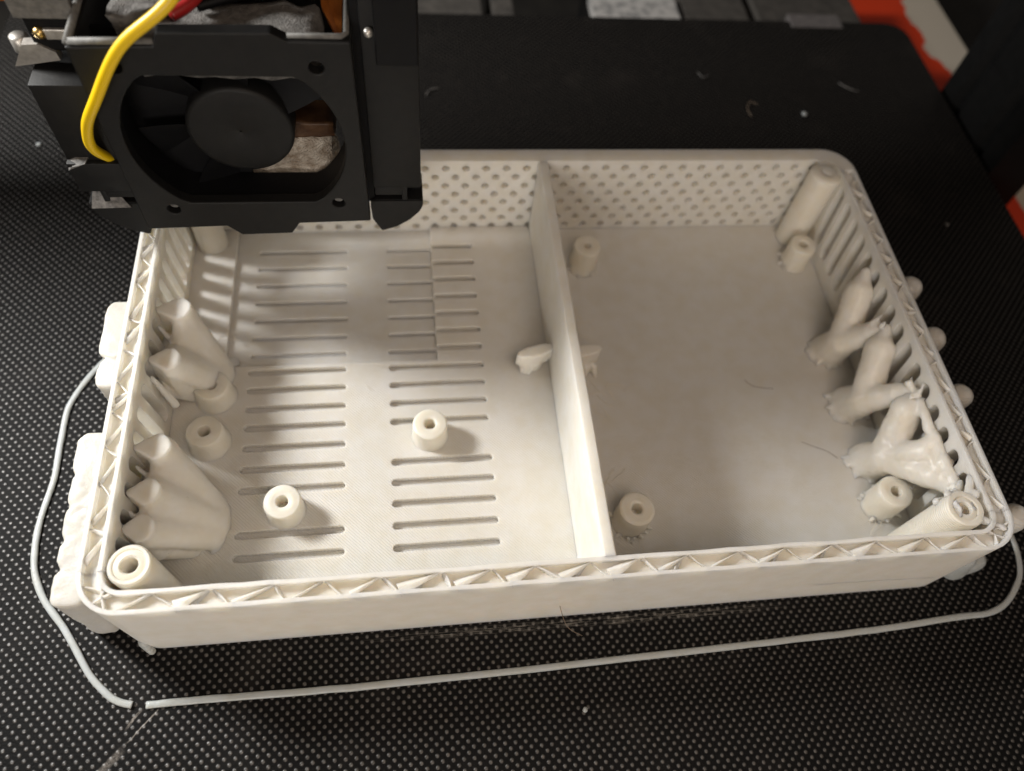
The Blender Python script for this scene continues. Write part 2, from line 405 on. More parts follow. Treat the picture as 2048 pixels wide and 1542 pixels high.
for cx, cy, sx, sy, par in ((0, 0, 1, 1, front), (W_, 0, -1, 1, front)):
    for e in ((.12, .55, .5, .42), (.30, .22, .62, .40), (.55, .09, .42, .60)):
        rib(par, (cx + sx*e[0], cy + sy*e[1]), (cx + sx*e[2], cy + sy*e[3]), None, 0.03, H-CAV, H-0.04)
# floor: thin base sheet, thick left deck with a sunken bay and vent slots
bm = bmesh.new(); box(bm, TH-0.02, TH-0.02, 0.005, W_-TH+0.02, DP-TH+0.02, 0.085)
rfloor = obj('floor', bm, M_floor, case); rfloor['label'] = 'thin bare floor of the right compartment and sunken bay'
bm = bmesh.new(); box(bm, TH-0.01, TH-0.01, 0.086, 9.41, DP-TH+0.01, 0.235)
deck = obj('floor', bm, M_floor, case); deck['label'] = 'thick slotted floor of the left compartment with a sunken bay'
bm = bmesh.new(); box(bm, 1.48, 6.47, -0.3, 6.605, DP-TH+0.3, 1.0); cut(deck, bm)
ys = [1.67, 2.18, 2.70, 3.21, 3.72, 4.25, 4.77, 5.27, 5.78, 6.28, 6.84, 7.36, 7.90, 8.45, 9.02, 9.58, 10.14]
def slot(bm, x0, x1, y, hw=0.088, zb=-0.4):
    pts = [(x1 - hw + hw*math.cos(-PI/2 + PI*i/8), y + hw*math.sin(-PI/2 + PI*i/8)) for i in range(9)]
    pts += [(x0 + hw + hw*math.cos(PI/2 + PI*i/8), y + hw*math.sin(PI/2 + PI*i/8)) for i in range(9)]
    prism(bm, pts, XY, zb, 1.0)
bmA, bmB = bmesh.new(), bmesh.new()
for i, y in enumerate(ys):
    for b_ in (bmA, bmB):
        if b_ is bmB and y < 6.6: continue
        hw = 0.088 if b_ is bmA else 0.062
        if i != 2: slot(b_, 2.04, 4.37, y, hw, -0.4 if b_ is bmA else 0.02)
        if i != 5: slot(b_, 5.40, 7.75 if b_ is bmA else 6.58, y, hw, -0.4 if b_ is bmA else 0.02)
cut(deck, bmA); cut(rfloor, bmB)
for o in (deck, rfloor):
    md = o.modifiers.new('soft', 'BEVEL'); md.width = 0.022; md.segments = 2; md.limit_method = 'ANGLE'; md.angle_limit = math.radians(50)
    bpy.context.view_layer.update(); evaluate(o)
# divider
bm = bmesh.new(); N = 44; rows = []
for i in range(N + 1):
    y = TH - 0.01 + (DP - 2*TH + 0.02)*i/N
    wv = 0.018*noise.noise(Vector((0, y*1.7, 3))); zt = H - 0.012 + 0.02*noise.noise(Vector((5, y*1.2, 0)))
    rows.append([bm.verts.new(q) for q in ((9.40, y, 0.058), (9.40, y, 1.3), (9.405+wv, y, zt-0.03), (9.43+wv, y, zt), (9.625+wv, y, zt), (9.65+wv, y, zt-0.03), (9.65, y, 1.3), (9.65, y, 0.058))])
for r0, r1 in zip(rows, rows[1:]):
    for j in range(8): bm.faces.new((r0[j], r0[(j+1)%8], r1[(j+1)%8], r1[j]))
bm.faces.new(rows[0]); bm.faces.new(rows[-1][::-1])
obj('divider', bm, M_wall, case, True, math.radians(40))
# standoffs
def standoff(x, y, z0, z1, r=0.40, hole=0.125, brim=0, lean=(0, 0), cone=0.0):
    bm = bmesh.new(); h = z1 - z0
    lathe(bm, [(r+0.03+cone, 0), (r+0.01+cone*.8, 0.05), (r+cone*.4, h*0.5), (r, h-0.06), (r-0.015, h-0.02), (r-0.06, h), (r-0.16, h-0.012), (hole+0.05, h), (hole+0.012, h-0.015), (hole, h-0.05), (hole, h-0.42), (0.01, h-0.43)], (0, 0, 0), 36)
    for v in bm.verts:
        k = v.co.z / h; v.co.x += lean[0]*k + 0.008*noise.noise(v.co*5); v.co.y += lean[1]*k + 0.008*noise.noise(v.co*5 + Vector((9,0,0)))
        v.co += Vector((x, y, z0))
    for i in range(brim):
        a = random.uniform(0, 2*PI); rr0 = r*0.95
        L = random.uniform(.05, .16); base = Vector((x + rr0*math.cos(a), y + rr0*math.sin(a), z0 + random.uniform(.03, .16)))
        tip = base + Vector((math.cos(a + random.uniform(-.5,.5))*L, math.sin(a + random.uniform(-.5,.5))*L, -random.uniform(0, .05)))
        tube(bm, [base, (base+tip)/2 + Vector((0,0,.02)), tip], [.07, .05, .025], 6)
    return obj('standoff', bm, M_post, case, True, math.radians(50))
standoff(1.36, 5.66, 0.235, 0.80, cone=.05); standoff(1.33, 4.46, 0.235, 0.80, cone=.05)
standoff(6.32, 4.37, 0.235, 0.82); standoff(3.10, 2.68, 0.235, 0.80)
standoff(10.77, 9.46, 0.06, 0.98, .37, brim=14, hole=0.09); standoff(16.95, 9.42, 0.06, 0.92, .37, brim=12)
standoff(10.75, 1.97, 0.06, 0.95, .40, brim=16, hole=0.12); standoff(16.88, 1.97, 0.06, 0.98, .40, brim=14, hole=0.12)
# corner screw bosses
def boss(x, y, r, hole, z1, label=None):
    bm = bmesh.new(); lathe(bm, [(r, 0.06), (r, z1-0.05), (r-0.03, z1), (hole+0.15, z1-0.004), (hole+0.13, z1-0.03), (hole+0.03, z1-0.008), (hole, z1-0.05), (hole, z1-1.2), (0.01, z1-1.21)], (x, y, 0), 36)
    o = obj('corner_post', bm, M_post, case, True, math.radians(45)); 
    if label: o['label'] = label
    return o
boss(0.86, 0.88, 0.38, 0.15, H + 0.0); boss(0.86, DP-0.9, 0.38, 0.15, H)
boss(W_-0.92, 0.90, 0.40, 0.12, H - 0.03, 'front right corner post with a ragged half closed screw hole')
bm = bmesh.new()
for i in range(16):
    a = 2*PI*i/16 + random.uniform(-.2, .2); r = random.uniform(.16, .44)
    q = Vector((17.10 + r*math.cos(a), 0.90 + r*math.sin(a), H - random.uniform(.04, .16))); capsule(bm, q, q + Vector((random.uniform(-.12, .12), random.uniform(-.12, .12), random.uniform(-.02, .10))), random.uniform(.05, .10), .05, 8)
for q0, q1 in (((17.35, 1.2, 2.5), (17.6, 1.65, 2.45)), ((17.3, .7, 2.52), (17.75, .45, 2.56)), ((16.8, 1.2, 2.2), (17.5, 1.5, 1.6)), ((17.2, 1.28, 2.3), (17.5, 1.6, 2.2))): capsule(bm, q0, q1, .10, .07, 8)
organic('support_web', bm, M_tree, case, 0.04, 0.03, 2)
bm = bmesh.new(); lathe(bm, [(.42, 0.06), (.42, H-.06), (.38, H-.02), (.2, H-.01), (.02, H-.03)], (W_-0.84, DP-0.86, 0), 36)
b = obj('corner_post', bm, M_post, case, True, math.radians(45)); add_bm = bmesh.new(); lathe(add_bm, [(.42, 0.06), (.42, H-.05), (.36, H-.015), (.02, H-.015)], (W_-0.62, DP-0.64, 0), 32); obj('corner_fillet', add_bm, M_post, case, True, math.radians(45))
b['label'] = 'corner post with its screw hole closed over'

# ---- tree supports
# inside right wall: three rough feet, branches rising to the wall
def spikes(bm, c, r, n, z=0.07):
    for i in range(n):
        a = random.uniform(PI*0.75, 1.95*PI); L = random.uniform(.09, .19)
        b0 = Vector((c[0] + r*.9*math.cos(a), c[1] + r*.9*math.sin(a), z + random.uniform(0.02, .16))); 
        b1 = b0 + Vector((math.cos(a)*L, math.sin(a)*L, -0.06)); capsule(bm, b0, b1, .085, .055, 6)
feet = [(17.02, 6.38), (17.02, 4.72), (17.0, 3.12)]; tips = [(17.5, 7.45, 2.08), (17.48, 5.78, 1.98), (17.48, 3.98, 2.02), (17.5, 1.75, 1.95)]
knee = [(16.98, 6.15, 0.92), (16.98, 4.42, 0.92), (16.95, 2.82, 0.95)]
for k in range(3):
    bm = bmesh.new(); f = feet[k]; kn = Vector(knee[k])
    capsule(bm, (f[0], f[1], 0.10), kn, 0.48, 0.39)
    up, dn = Vector(tips[k]), Vector(tips[k+1])
    capsule(bm, kn, up*0.72 + kn*0.28, 0.37, 0.36); capsule(bm, up*0.72 + kn*0.28, up, 0.33, 0.14)
    if k < 2:
        capsule(bm, kn, dn*0.7 + kn*0.3, 0.35, 0.27); capsule(bm, dn*0.7 + kn*0.3, dn, 0.30, 0.13)
    else:
        a2 = Vector((17.48, 2.75, 2.05))
        capsule(bm, kn, (17.3, 2.55, 1.75), .34, .30); capsule(bm, (17.3, 2.55, 1.75), a2, .30, .16)
        capsule(bm, kn, (17.30, 1.95, 1.72), .34, .26); capsule(bm, (17.30, 1.95, 1.72), (17.58, 1.45, 2.02), .24, .16)
        capsule(bm, (17.36, 2.5, 1.86), (17.42, 1.75, 1.92), .20, .18)
        for ya, yb in ((2.85, 2.25), (2.25, 1.40)): capsule(bm, (17.47, ya, 2.08), (17.50, yb, 2.04), .13, .13)
        capsule(bm, (17.42, 3.0, 2.1), (17.47, 3.7, 2.1), .12, .10)
        capsule(bm, (17.25, 2.2, 1.7), (17.58, 2.15, 2.05), .20, .12)
    spikes(bm, f, 0.48, 16)
    for i in range(7):
        q = dn + Vector((random.uniform(-.25, .0), random.uniform(-.3, .3), random.uniform(-.2, .15))); capsule(bm, q, q + Vector((random.uniform(.0, .2), random.uniform(-.2, .2), random.uniform(-.1, .2))), .07, .05, 6)
    organic('tree_support', bm, M_tree, case, 0.05, 0.024 if k < 2 else 0.035, 4)
# inside left wall: two fused fan-shaped supports with rounded lobes
def slab(bm, xw, xe, y, hw, hw0, z0, z1, n=10):
    """upright slab from the wall xw to a rounded end at xe, narrower at the wall"""
    s = 1 if xe > xw else -1; r = min(hw, abs(xe-xw)*.7); cx = xe - s*r
    pts = [(xw, y - hw0)] + [(cx + s*r*math.cos(-PI/2 + PI*i/n), y + hw*math.sin(-PI/2 + PI*i/n)) for i in range(n+1)] + [(xw, y + hw0)]
    prism(bm, pts, XY, z0, z1)
def fan(lobes, foot, ytop0, ytop1, voxel=0.045):
    """a curtain hanging from flat wedge-shaped pads, gathered into one rough foot"""
    bm = bmesh.new(); n = 21
    for i in range(n):
        u = i/(n-1); y = ytop0 + (ytop1-ytop0)*u
        near = min(lobes, key=lambda l: abs(l[0]-y)); k = min(1, abs(near[0]-y)/.55)
        capsule(bm, (near[1] - .02 - .16*k, y, near[2] - .22 - .42*k*k), (foot[0] + 0.1*math.sin(PI*u), foot[1] + (y-foot[1])*0.38, 0.30), 0.20, 0.26)
        capsule(bm, (0.5, y, 1.15), (foot[0]-.4, foot[1] + (y-foot[1])*0.6, 0.35), 0.2, 0.26)
    for y, x1, z in lobes: slab(bm, 0.40, x1 + .16, y, .30, .05, .9, z + .02)
    for y, x1, z in lobes: capsule(bm, (.45, y-.32, 1.9), (x1-.2, y-.5, 1.0), .05, .1)
    for i in range(22):
        a = random.uniform(-1.7, .9); q = Vector((foot[0] + .30*math.cos(a), foot[1] + .62*math.sin(a), .2))
        L = random.uniform(.8, 1.6); capsule(bm, q, q + Vector((math.cos(a)*.13*L, math.sin(a)*.12*L, -.10)), .05, .04, 6)
    return organic('tree_support', bm, M_tree, case, voxel, 0.014, 3)
fan([(6.85, 1.0, 2.14), (5.55, 0.92, 2.12)], (1.38, 6.25), 6.95, 5.4)
fan([(3.45, 0.98, 2.14), (2.50, 0.90, 2.12), (1.78, 0.86, 2.06)], (1.60, 2.45), 3.6, 1.65)
# outside the left wall: two rows of rounded lobes
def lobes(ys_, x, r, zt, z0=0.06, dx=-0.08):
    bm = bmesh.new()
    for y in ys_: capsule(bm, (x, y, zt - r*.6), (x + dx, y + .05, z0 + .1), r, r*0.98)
    return organic('support_lobe', bm, M_lobe_dim, case, 0.055, 0.02, 2)
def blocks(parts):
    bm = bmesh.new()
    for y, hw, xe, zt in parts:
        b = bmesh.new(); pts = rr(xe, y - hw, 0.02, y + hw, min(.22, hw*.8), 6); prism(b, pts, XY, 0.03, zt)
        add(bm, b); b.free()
    return organic('support_lobe', bm, M_lobe_dim, case, 0.05, 0.022, 5)
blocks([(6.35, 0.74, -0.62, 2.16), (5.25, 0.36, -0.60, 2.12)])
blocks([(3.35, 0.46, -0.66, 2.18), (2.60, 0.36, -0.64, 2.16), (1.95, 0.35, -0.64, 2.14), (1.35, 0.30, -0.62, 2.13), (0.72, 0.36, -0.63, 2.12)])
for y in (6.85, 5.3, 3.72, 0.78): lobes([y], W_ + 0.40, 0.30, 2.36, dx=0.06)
bm = bmesh.new(); capsule(bm, (18.0, 0.42, 0.75), (18.15, 0.40, 0.1), .3, .34); capsule(bm, (18.15, 0.40, 0.12), (18.75, 0.5, 0.12), .3, .25)
organic('support_foot', bm, M_skirt, case, 0.05, 0.015)
bm = bmesh.new(); capsule(bm, (0.46, 0.12, 0.18), (0.60, -0.05, 0.05), .12, .08); organic('support_foot', bm, M_skirt, case, 0.035, 0.01)
# leaf-like stubs either side of the divider
for sx, xa, xb, y in ((-1, 9.44, 8.56, 6.16), (1, 9.66, 10.62, 6.10)):
    bm = bmesh.new(); zb = .24 if sx < 0 else .10
    cx = xa + (xb-xa)*.52
    prism(bm, [(cx + .48*math.cos(2*PI*i/24), y + .05*sx*-1*math.cos(2*PI*i/24)*-sx*2 + .17*math.sin(2*PI*i/24)) for i in range(24)], XY, zb + .3, .98)
    for i in range(20):
        u = random.random(); q = Vector((xa + (xb-xa)*(.30 + .58*u), y - .10 + random.uniform(-.06, .18), zb + .34))
        capsule(bm, q, q + Vector((sx*random.uniform(-.02, .14), random.uniform(-.10, .02), -.3)), .09, .06, 6)
    organic('tree_support', bm, M_tree, case, 0.035, 0.018, 2)
# stringing: fine wisps of plastic
bm = bmesh.new()
def wisp(c, spread, n, L, r=0.006):
    for i in range(n):
        q = Vector((c[0] + random.gauss(0, spread), c[1] + random.gauss(0, spread), c[2] + random.uniform(.01, .12))); a = random.uniform(0, 2*PI); pts = [q]
        for k in range(4):
            a += random.uniform(-.6, .6); pts.append(pts[-1] + Vector((math.cos(a), math.sin(a), random.uniform(-.25, .25)))*L*random.uniform(.6, 1.2)/4)
        for p_ in pts: p_.z = max(p_.z, c[2] + .005)
        tube(bm, pts, r, 4)
wisp((10.1, 7.6, .07), .25, 26, .5); wisp((10.3, 5.4, .07), .25, 18, .5); wisp((10.2, 3.0, .07), .15, 8, .6); wisp((16.9, 1.6, .07), .3, 16, .4); wisp((10.75, 1.6, .07), .3, 14, .4)
wisp((1.7, 7.0, .24), .25, 8, .4); wisp((5.3, 6.5, .24), .5, 6, .3)
o = obj('stringing', bm, M_string, case); o['kind'] = 'stuff'

# ============================================================ SKIRT LINE AROUND THE PRINT
def ribbon(name, pts, label, r=0.07):
    bm = bmesh.new(); q = spline([(x, y, 0.034) for x, y in pts], 8)
    q = [v + Vector((0.012*noise.noise(v*2.1), 0.012*noise.noise(v*2.1 + Vector((4,4,0))), 0)) for v in q]
    tube(bm, q, [r*(1 + 0.10*noise.noise(v*4)) for v in q], 10, True, 0.45)
    return tag(obj(name, bm, M_skirt, None, True), label, 'skirt line')
ribbon('skirt_line', [(0.62, -1.05), (1.61, -1.05), (4.48, -1.07), (7.5, -1.04), (11.8, -0.95), (15.8, -0.85), (17.7, -0.74), (18.8, -0.66), (19.5, -0.24), (19.95, 0.5), (20.0, 2.0), (19.9, 6), (19.7, 9), (18.9, 11.9), (17.5, 12.5), (9, 12.55), (1, 12.5), (-0.4, 11.9), (-0.75, 10.6), (-0.75, 8.3), (-1.25, 7.2), (-1.68, 6.46), (-1.98, 5.72), (-2.0, 4.81), (-1.97, 3.82), (-2.06, 2.9), (-2.02, 2.01), (-1.72, 1.25), (-1.14, 0.51), (-0.52, -0.4), (-0.13, -0.80), (0.12, -0.96), (0.36, -1.03)],
       'thin pale plastic line looping round the white print on the black plate')

# crumbs and hairs lying on the plate
def crumb(name, c, s, label, cat='crumb', m=None):
    bm = bmesh.new(); bmesh.ops.create_icosphere(bm, subdivisions=2, radius=s)
    for v in bm.verts:
        v.co *= 1 + 0.5*noise.noise(v.co*8/s*0.2 + Vector((c[0], c[1], 0))); v.co.z *= .6; v.co += Vector((c[0], c[1], s*.5))
    return tag(obj(name, bm, m or M_scuff, None, True), label, cat)
crumb('plastic_crumb', (19.34, 15.81), 0.09, 'pale grey crumb on the black plate behind the back right case corner', m=M_skirt)
crumb('plastic_crumb', (22.47, 10.86), 0.06, 'tiny pale crumb on the plate right of the case near the black upright')
crumb('plastic_crumb', (-4.36, 14.38), 0.07, 'pale crumb on the plate left of the print head', m=M_skirt)
crumb('plastic_crumb', (9.15, -1.9), 0.05, 'tiny pale crumb on the plate in front of the skirt line', m=M_skirt)
def curl(name, pts, r, label, m, cat):
    bm = bmesh.new(); tube(bm, spline(pts, 6), r, 5); return tag(obj(name, bm, m, None, True), label, cat)
curl('plastic_shaving', [(21.1, 17.4, .05), (21.25, 17.15, .09), (21.5, 17.0, .07), (21.75, 16.98, .03)], .022, 'small pale curved shaving on the plate near its back right corner', M_scuff, 'shaving')
curl('hair_strand', [(17.45, 15.7, .03), (17.38, 16.0, .06), (17.55, 16.35, .1), (17.8, 16.25, .04)], .012, 'brown curled hair on the plate behind the case', M_hair, 'hair')
curl('plastic_shaving', [(16.1, 17.9, .03), (16.2, 17.6, .06), (16.45, 17.75, .03)], .016, 'tiny pale hooked shaving on the plate in the far middle', M_scuff, 'shaving')
curl('plastic_shaving', [(6.75, 16.6, .03), (6.9, 16.85, .06), (7.2, 16.95, .04)], .016, 'tiny pale shaving on the plate just right of the print head', M_scuff, 'shaving')
curl('hair_strand', [(8.75, 0.02, 0.9), (8.95, -0.3, .35), (9.3, -0.45, .04)], .007, 'short brown hair leaning against the front wall of the case', M_hair, 'hair')
def hair(pts, label): return curl('hair_strand', [(x, y, .085) for x, y in pts], .006, label, M_hair, 'hair')
hair([(15.5, 3.75), (15.8, 3.6), (16.1, 3.45), (16.3, 3.25)], 'fine dark hair on the right floor in front of the nearest branching support')
hair([(14.5, 5.6), (14.7, 5.4), (15.2, 5.3)], 'fine dark hair on the right floor beside the middle branching support')

# ============================================================ PRINT HEAD
head = thing('print_head', 'black print head with round cooling fan over the back left of the case', 'print head', (2.85, 9.0, 2.9))
def hole_poly(cx, cz, r, zlo, zhi, n=56):
    out = []
    for i in range(n):
        a = 2*PI*i/n; out.append((cx + r*math.cos(a), min(max(cz + r*math.sin(a), zlo), zhi)))
    return out
bm = bmesh.new()
outl = [(0.52, 3.49), (2.15, 3.55), (2.41, 3.27), (3.48, 3.30), (3.68, 3.61), (5.20, 3.66), (5.15, 8.03), (4.09, 8.03), (3.84, 8.18), (2.02, 8.15), (1.92, 7.90), (0.52, 7.86)]
prism(bm, outl, XZ, 7.95, 8.2)
face = obj('fan_cover', bm, M_black, head)
bm = bmesh.new(); prism(bm, hole_poly(2.83, 5.79, 2.02, 4.26, 7.32), XZ, 7.5, 8.6)
for x, z in ((4.52, 7.52), (4.57, 4.21), (1.20, 4.08), (1.16, 7.48)):
    prism(bm, [(x + .13*math.cos(2*PI*i/16), z + .13*math.sin(2*PI*i/16)) for i in range(16)], XZ, 7.5, 8.6)
cut(face, bm)
md = face.modifiers.new('b', 'BEVEL'); md.width = 0.03; md.segments = 2; md.limit_method = 'ANGLE'; bpy.context.view_layer.update(); evaluate(face)
# fan: ring tunnel, hub and blades
bm = bmesh.new(); n = 48; R = [2.06, 2.06]; 
for a, b_ in ((2.02, 8.2), (2.02, 9.1)): pass
ra = hole_poly(2.83, 5.79, 2.05, 4.23, 7.35, n); rb = hole_poly(2.83, 5.79, 2.2, 4.1, 7.5, n)
v0 = [bm.verts.new((u, 8.2, v)) for u, v in ra]; v1 = [bm.verts.new((u, 8.85, v)) for u, v in ra]; v2 = [bm.verts.new((u, 8.85, v)) for u, v in rb]; v3 = [bm.verts.new((u, 8.2, v)) for u, v in rb]
for i in range(n):
    j = (i+1) % n
    # opening on the lower right where the duct is broken away
    for p_, q_ in ((v0, v1), (v1, v2), (v2, v3), (v3, v0)): bm.faces.new((p_[i], p_[j], q_[j], q_[i]))
obj('fan_frame', bm, M_dark, head, True, math.radians(40))
bm = bmesh.new(); n = 48; prof = [(0.02, 8.46), (0.06, 8.44), (0.92, 8.44), (0.99, 8.46), (1.02, 8.52), (1.02, 9.0)]
rows = [[bm.verts.new((2.83 + r*math.cos(2*PI*i/n), yy, 5.68 + r*math.sin(2*PI*i/n))) for i in range(n)] for r, yy in prof]
for a, b_ in zip(rows, rows[1:]):
    for i in range(n): bm.faces.new((a[i], a[(i+1)%n], b_[(i+1)%n], b_[i]))
bm_ = bmesh.new(); box(bm_, 0.6, 8.87, 3.9, 2.75, 8.95, 7.6); box(bm_, 2.75, 8.87, 6.1, 5.05, 8.95, 7.6); obj('fan_back', bm_, M_dark, head)
obj('fan_hub', bm, M_black, head, True, math.radians(50))
for k in range(7):
    a0 = 2*PI*k/7 + 0.35
    if -1.15 < ((a0 + PI) % (2*PI)) - PI < 0.1 and k % 2 == 0: pass
    bm = bmesh.new(); g = []
    for i in range(5):
        r = 1.0 + 0.92*i/4; row = []
        for j in range(5):
            a = a0 + 0.62*j/4 + 0.10*i/4; row.append(Vector((2.83 + r*math.cos(a), 8.55 + 0.40*j/4, 5.68 + r*math.sin(a))))
        g.append(row)
    lo = [[bm.verts.new(q) for q in row] for row in g]; hi = [[bm.verts.new(q + Vector((0, .05, 0))) for q in row] for row in g]
    for i in range(4):
        for j in range(4):
            bm.faces.new((lo[i][j], lo[i+1][j], lo[i+1][j+1], lo[i][j+1])); bm.faces.new((hi[i][j+1], hi[i+1][j+1], hi[i+1][j], hi[i][j]))
    if k not in (5, 6): obj('fan_blade', bm, M_dark, head, True)
    else: bm.free()
# heater block with fibrous insulation, nozzle
def lump(name, x0, y0, z0, x1, y1, z1, m, amp=.06, par=head):
    bm = bmesh.new(); box(bm, x0, y0, z0, x1, y1, z1); bmesh.ops.subdivide_edges(bm, edges=bm.edges[:], cuts=9, use_grid_fill=True)
    for v in bm.verts: v.co += noise.noise_vector(v.co*2.2)*amp*1.6 + noise.noise_vector(v.co*7)*amp*.7
    return obj(name, bm, m, par, True)
lump('insulation_block', 2.4, 9.0, 3.35, 4.45, 10.3, 4.95, M_ceram, .10)
lump('heat_break_wrap', 3.0, 9.05, 5.0, 4.55, 10.0, 5.35, M_brown, .03)
bm = bmesh.new(); lathe(bm, [(0.05, 0), (0.12, 0.02), (0.42, 0.3), (0.42, 0.62)], (3.2, 9.7, 2.72), 20, True); obj('nozzle', bm, M_brass, head)
# housing walls (open top)
bm = bmesh.new(); box(bm, 0.52, 8.2, 3.7, 0.66, 10.85, 7.86); obj('housing_side', bm, M_black2, head)
bm = bmesh.new(); box(bm, 5.02, 8.2, 5.6, 5.15, 10.85, 8.0); obj('housing_side', bm, M_black2, head)
bm = bmesh.new(); box(bm, 0.66, 10.7, 4.6, 5.02, 10.85, 9.5); obj('housing_back', bm, M_dark, head)
bm = bmesh.new(); tube(bm, [(0.56, 8.02, 7.90), (0.54, 9.2, 7.90), (0.54, 10.8, 7.90)], .07, 8); tube(bm, [(0.56, 8.05, 7.90), (1.92, 8.05, 7.93)], .065, 8)
obj('housing_rim', bm, M_edge, head, True); bm = bmesh.new()
tube(bm, [(4.1, 8.07, 8.06), (5.0, 8.07, 8.06), (5.08, 8.15, 8.06), (5.08, 10.8, 8.05)], .05, 8)
obj('housing_rim', bm, M_edge, head, True)
lump('felt_pad', 1.45, 8.35, 7.0, 4.6, 9.3, 7.86, M_fuzz, .07); lump('felt_pad', 1.15, 8.6, 7.2, 2.0, 10.2, 8.0, M_fuzz, .08)
bm = bmesh.new(); q = [(4.62, 9.15, 7.85), (4.95, 8.5, 7.5), (5.0, 9.6, 7.9), (4.6, 9.9, 8.05)]
lo = [bm.verts.new(v) for v in q]; hi = [bm.verts.new(Vector(v) + Vector((0, .02, .06))) for v in q]; bm.faces.new(lo); bm.faces.new(hi[::-1])
for i in range(4): bm.faces.new((lo[i], lo[(i+1)%4], hi[(i+1)%4], hi[i]))
obj('amber_tape', bm, M_kapton, head)
def wire(pts, r, m, lab=None):
    bm = bmesh.new(); tube(bm, spline(pts, 8), r, 12); o = obj('wire', bm, m, head, True)
    if lab: o['label'] = lab
    return o
wire([(3.3, 8.6, 9.9), (2.57, 7.75, 8.95), (1.54, 7.6, 8.14), (0.80, 7.62, 7.1), (0.30, 7.9, 6.25), (0.10, 8.2, 5.45), (0.34, 8.7, 4.72), (0.9, 9.1, 4.5)], 0.100, M_yel, 'thick yellow wire bowing out in front of the fan')
wire([(2.2, 8.5, 8.1), (2.5, 8.8, 8.15), (3.0, 9.6, 8.35), (3.6, 10.6, 8.5)], .11, M_red, 'red wire end behind the cover')
for dy in (0, .22, .42): wire([(2.55, 8.9 + dy, 8.0), (3.3, 9.1 + dy, 8.12), (4.2, 9.3 + dy, 8.16), (4.75, 10.0 + dy, 8.2)], .09, M_dark)
# side ducts
for x, z in ((4.57, 4.21), (1.20, 4.08)):
    bm = bmesh.new(); prism(bm, [(x + .095*math.cos(2*PI*i/16), z + .02 + .095*math.sin(2*PI*i/16)) for i in range(16)], XZ, 8.08, 8.6)
    obj('screw_head', bm, M_scuff, head)
def duct(mir):
    f = (lambda x: 5.70 - x) if mir else (lambda x: x)
    bm = bmesh.new()
    def bx(x0, y0, z0, x1, y1, z1, bev=.03):
        a, b_ = sorted((f(x0), f(x1))); box(bm, a, y0, z0, b_, y1, z1, bev)
    bx(5.30, 8.42, 4.17, 6.32, 9.9, 6.74 if mir else 8.9)
    bx(5.32, 8.42, 3.95, 5.92, 9.7, 4.24); bx(5.90, 8.44, 3.3, 6.02, 9.0, 4.2, .015)
    d = obj('side_duct', bm, M_black, head, True, math.radians(30))
    bm = bmesh.new()
    pts = [(5.20, 3.62), (5.22, 3.2), (5.41, 2.80), (5.75, 2.93), (6.05, 3.15), (6.28, 3.42), (6.36, 3.62), (6.36, 3.80), (5.22, 3.80)]
    pts = [(f(u), v) for u, v in pts]
    prism(bm, pts, XZ, 8.42, 9.3); bmesh.ops.recalc_face_normals(bm, faces=bm.faces)
    bmesh.ops.bevel(bm, geom=bm.edges[:], offset=.025, segments=2, affect='EDGES')
    obj('duct_tip', bm, M_black, head, True, math.radians(30))
    bm = bmesh.new(); bx(5.3, 8.75, 3.7, 6.3, 9.6, 4.3, .02); obj('duct_core', bm, M_dark, head)
duct(False); duct(True)
bm = bmesh.new(); box(bm, 5.15, 8.5, 3.7, 5.30, 9.5, 8.9); obj('duct_gap', bm, M_dark, head)
bm = bmesh.new(); box(bm, 5.55, 8.15, 7.42, 6.30, 8.6, 9.6, .03); obj('cable_block', bm, M_dark, head)
bm = bmesh.new(); bmesh.ops.create_uvsphere(bm, u_segments=12, v_segments=8, radius=.09, matrix=Matrix.Translation((5.45, 8.35, 7.95))); obj('screw_head', bm, M_steel, head, True)
bm = bmesh.new(); box(bm, -0.62, 8.3, 4.25, 0.50, 9.6, 5.0, .02); obj('side_bracket', bm, M_black, head, True, math.radians(30))
for q in ([(-.60, 8.28, 4.85), (-.60, 8.6, 5.06), (-.15, 8.6, 5.06), (-.25, 8.28, 5.01), (-.5, 8.26, 4.95)], [(-.62, 8.4, 3.66), (-.45, 8.7, 4.2), (-.2, 8.7, 4.22), (.18, 8.4, 3.68)]):
    bm = bmesh.new(); lo = [bm.verts.new(v) for v in q]; hi = [bm.verts.new(Vector(v) + Vector((0, -.03, .03))) for v in q]; bm.faces.new(lo); bm.faces.new(hi[::-1])
    for i in range(len(q)): bm.faces.new((lo[i], lo[(i+1)%len(q)], hi[(i+1)%len(q)], hi[i]))
    obj('torn_tape', bm, M_scuff, head)
# carriage parts showing at the left
bm = bmesh.new(); box(bm, -0.50, 8.85, 7.74, 0.50, 9.0, 10.4, .02); obj('carriage_plate', bm, M_edge, head)
bm = bmesh.new(); box(bm, -0.42, 8.95, 7.05, 0.50, 9.9, 7.73, .03); obj('carriage_body', bm, M_dark, head)
bm = bmesh.new(); prism(bm, [(-.90, 6.76), (-.08, 6.90), (-.10, 7.06), (-.35, 7.22), (-.62, 7.20)], XZ, 8.9, 9.1); obj('wheel_spacer', bm, M_steel, head)
bm = bmesh.new(); bmesh.ops.create_uvsphere(bm, u_segments=14, v_segments=8, radius=.11, matrix=Matrix.Translation((-0.22, 8.93, 7.43))); obj('screw_head', bm, M_brass, head, True)
bm = bmesh.new(); box(bm, -0.14, 8.88, 7.32, 0.28, 8.96, 7.52, .02); obj('screw_tab', bm, M_steel, head)
bm = bmesh.new(); lathe(bm, [(.10, 0), (.16, .04), (.16, .3), (.10, .34)], (-0.80, 9.3, 6.80), 20, True); obj('roller_wheel', bm, M_steel, head, True)
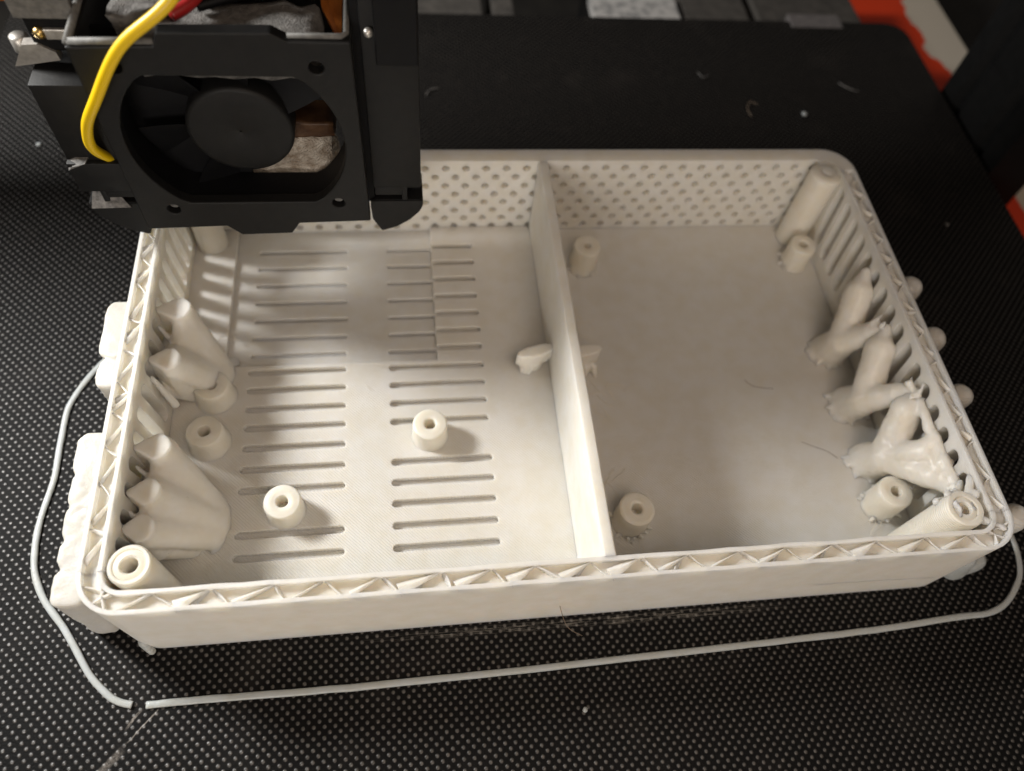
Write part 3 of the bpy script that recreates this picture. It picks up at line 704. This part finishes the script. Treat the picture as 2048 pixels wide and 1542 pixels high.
bm = bmesh.new(); box(bm, -1.6, 9.6, 7.55, -0.75, 9.8, 9.0, .03); obj('belt_clamp', bm, M_kapton, head)
bm = bmesh.new(); box(bm, 0.8, 8.4, 10.2, 5.0, 10.8, 15.5, .15); obj('head_shade_block', bm, M_anod, head)  # unseen block added above the head to shade the back right
bm = bmesh.new(); box(bm, -1.4, 10.9, 7.6, 6.6, 12.18, 13.5, .05); obj('carriage_plate', bm, M_anod, head)
# gantry beam carrying the head (above the frame)
bm = bmesh.new(); box(bm, -14, 12.2, 7.3, 34, 14.4, 11.3, .08)
tag(obj('gantry_beam', bm, M_anod), 'black gantry beam that the print head rides on, above the plate', 'beam')

# ============================================================ PRINTER FRAME AND THINGS BEHIND
up = thing('frame_upright', 'black aluminium upright of the printer frame right of the plate', 'frame post', (26, 15.2, -6.2))
bm = bmesh.new()
prof = [(25.2, 13.3), (26.9, 13.3), (26.9, 17.45), (25.2, 17.45), (25.2, 16.75), (25.5, 16.55), (25.5, 16.25), (25.2, 16.05), (25.2, 14.75), (25.5, 14.55), (25.5, 14.25), (25.2, 14.05)]
prism(bm, prof, XY, -6.2, 14); obj('post', bm, M_anod, up)
bm = bmesh.new()
lathe(bm, [(.02, .1), (.18, .1), (.22, 0)], (25.05, 16.4, -0.9), 12); obj('screw_head', bm, M_steel, up, True)
bm = bmesh.new(); box(bm, 25.0, 9.5, -6.2, 30.75, 34, -3.0, .05)
tag(obj('cardboard_box', bm, M_box), 'red and white cardboard box lying below the right edge of the plate', 'box')
bm = bmesh.new(); box(bm, 20.35, 20.55, -0.75, 22.35, 21.3, 0.05, .03)
clip = tag(obj('bed_clip', bm, M_clip), 'grey spring clip on the far edge of the black plate', 'clip')
fr = thing('rear_frame', 'grey metal frame behind the far edge of the plate', 'frame', (12, 23, -6.2))
bm = bmesh.new(); box(bm, 6.0, 21.4, -3.0, 9.1, 25, -0.95, .05); obj('cross_plate', bm, M_frame, fr)
bm = bmesh.new(); box(bm, 9.5, 21.4, -3.0, 10.3, 25, -0.95, .05); obj('cross_plate', bm, M_frame, fr)
bm = bmesh.new(); box(bm, 17.0, 21.4, -3.0, 19.6, 25, -1.0, .05); obj('cross_plate', bm, M_frame, fr)
bm = bmesh.new(); box(bm, 20.0, 21.5, -3.0, 24.3, 25, -1.0, .05); obj('cross_plate', bm, M_frame, fr)
bm = bmesh.new(); box(bm, -2, 22.0, -6.2, 25, 25, -3.02, .05); obj('beam', bm, M_anod, fr)
bm = bmesh.new(); box(bm, 13.3, 21.3, -1.2, 16.7, 23.6, -0.85, .02)
tag(obj('printed_label', bm, M_label), 'pale sticker with a blue spot on the block behind the plate', 'label')
bm = bmesh.new(); box(bm, 13.1, 21.35, -3.0, 16.9, 24, -1.21, .03); obj('cross_plate', bm, M_anod, fr)
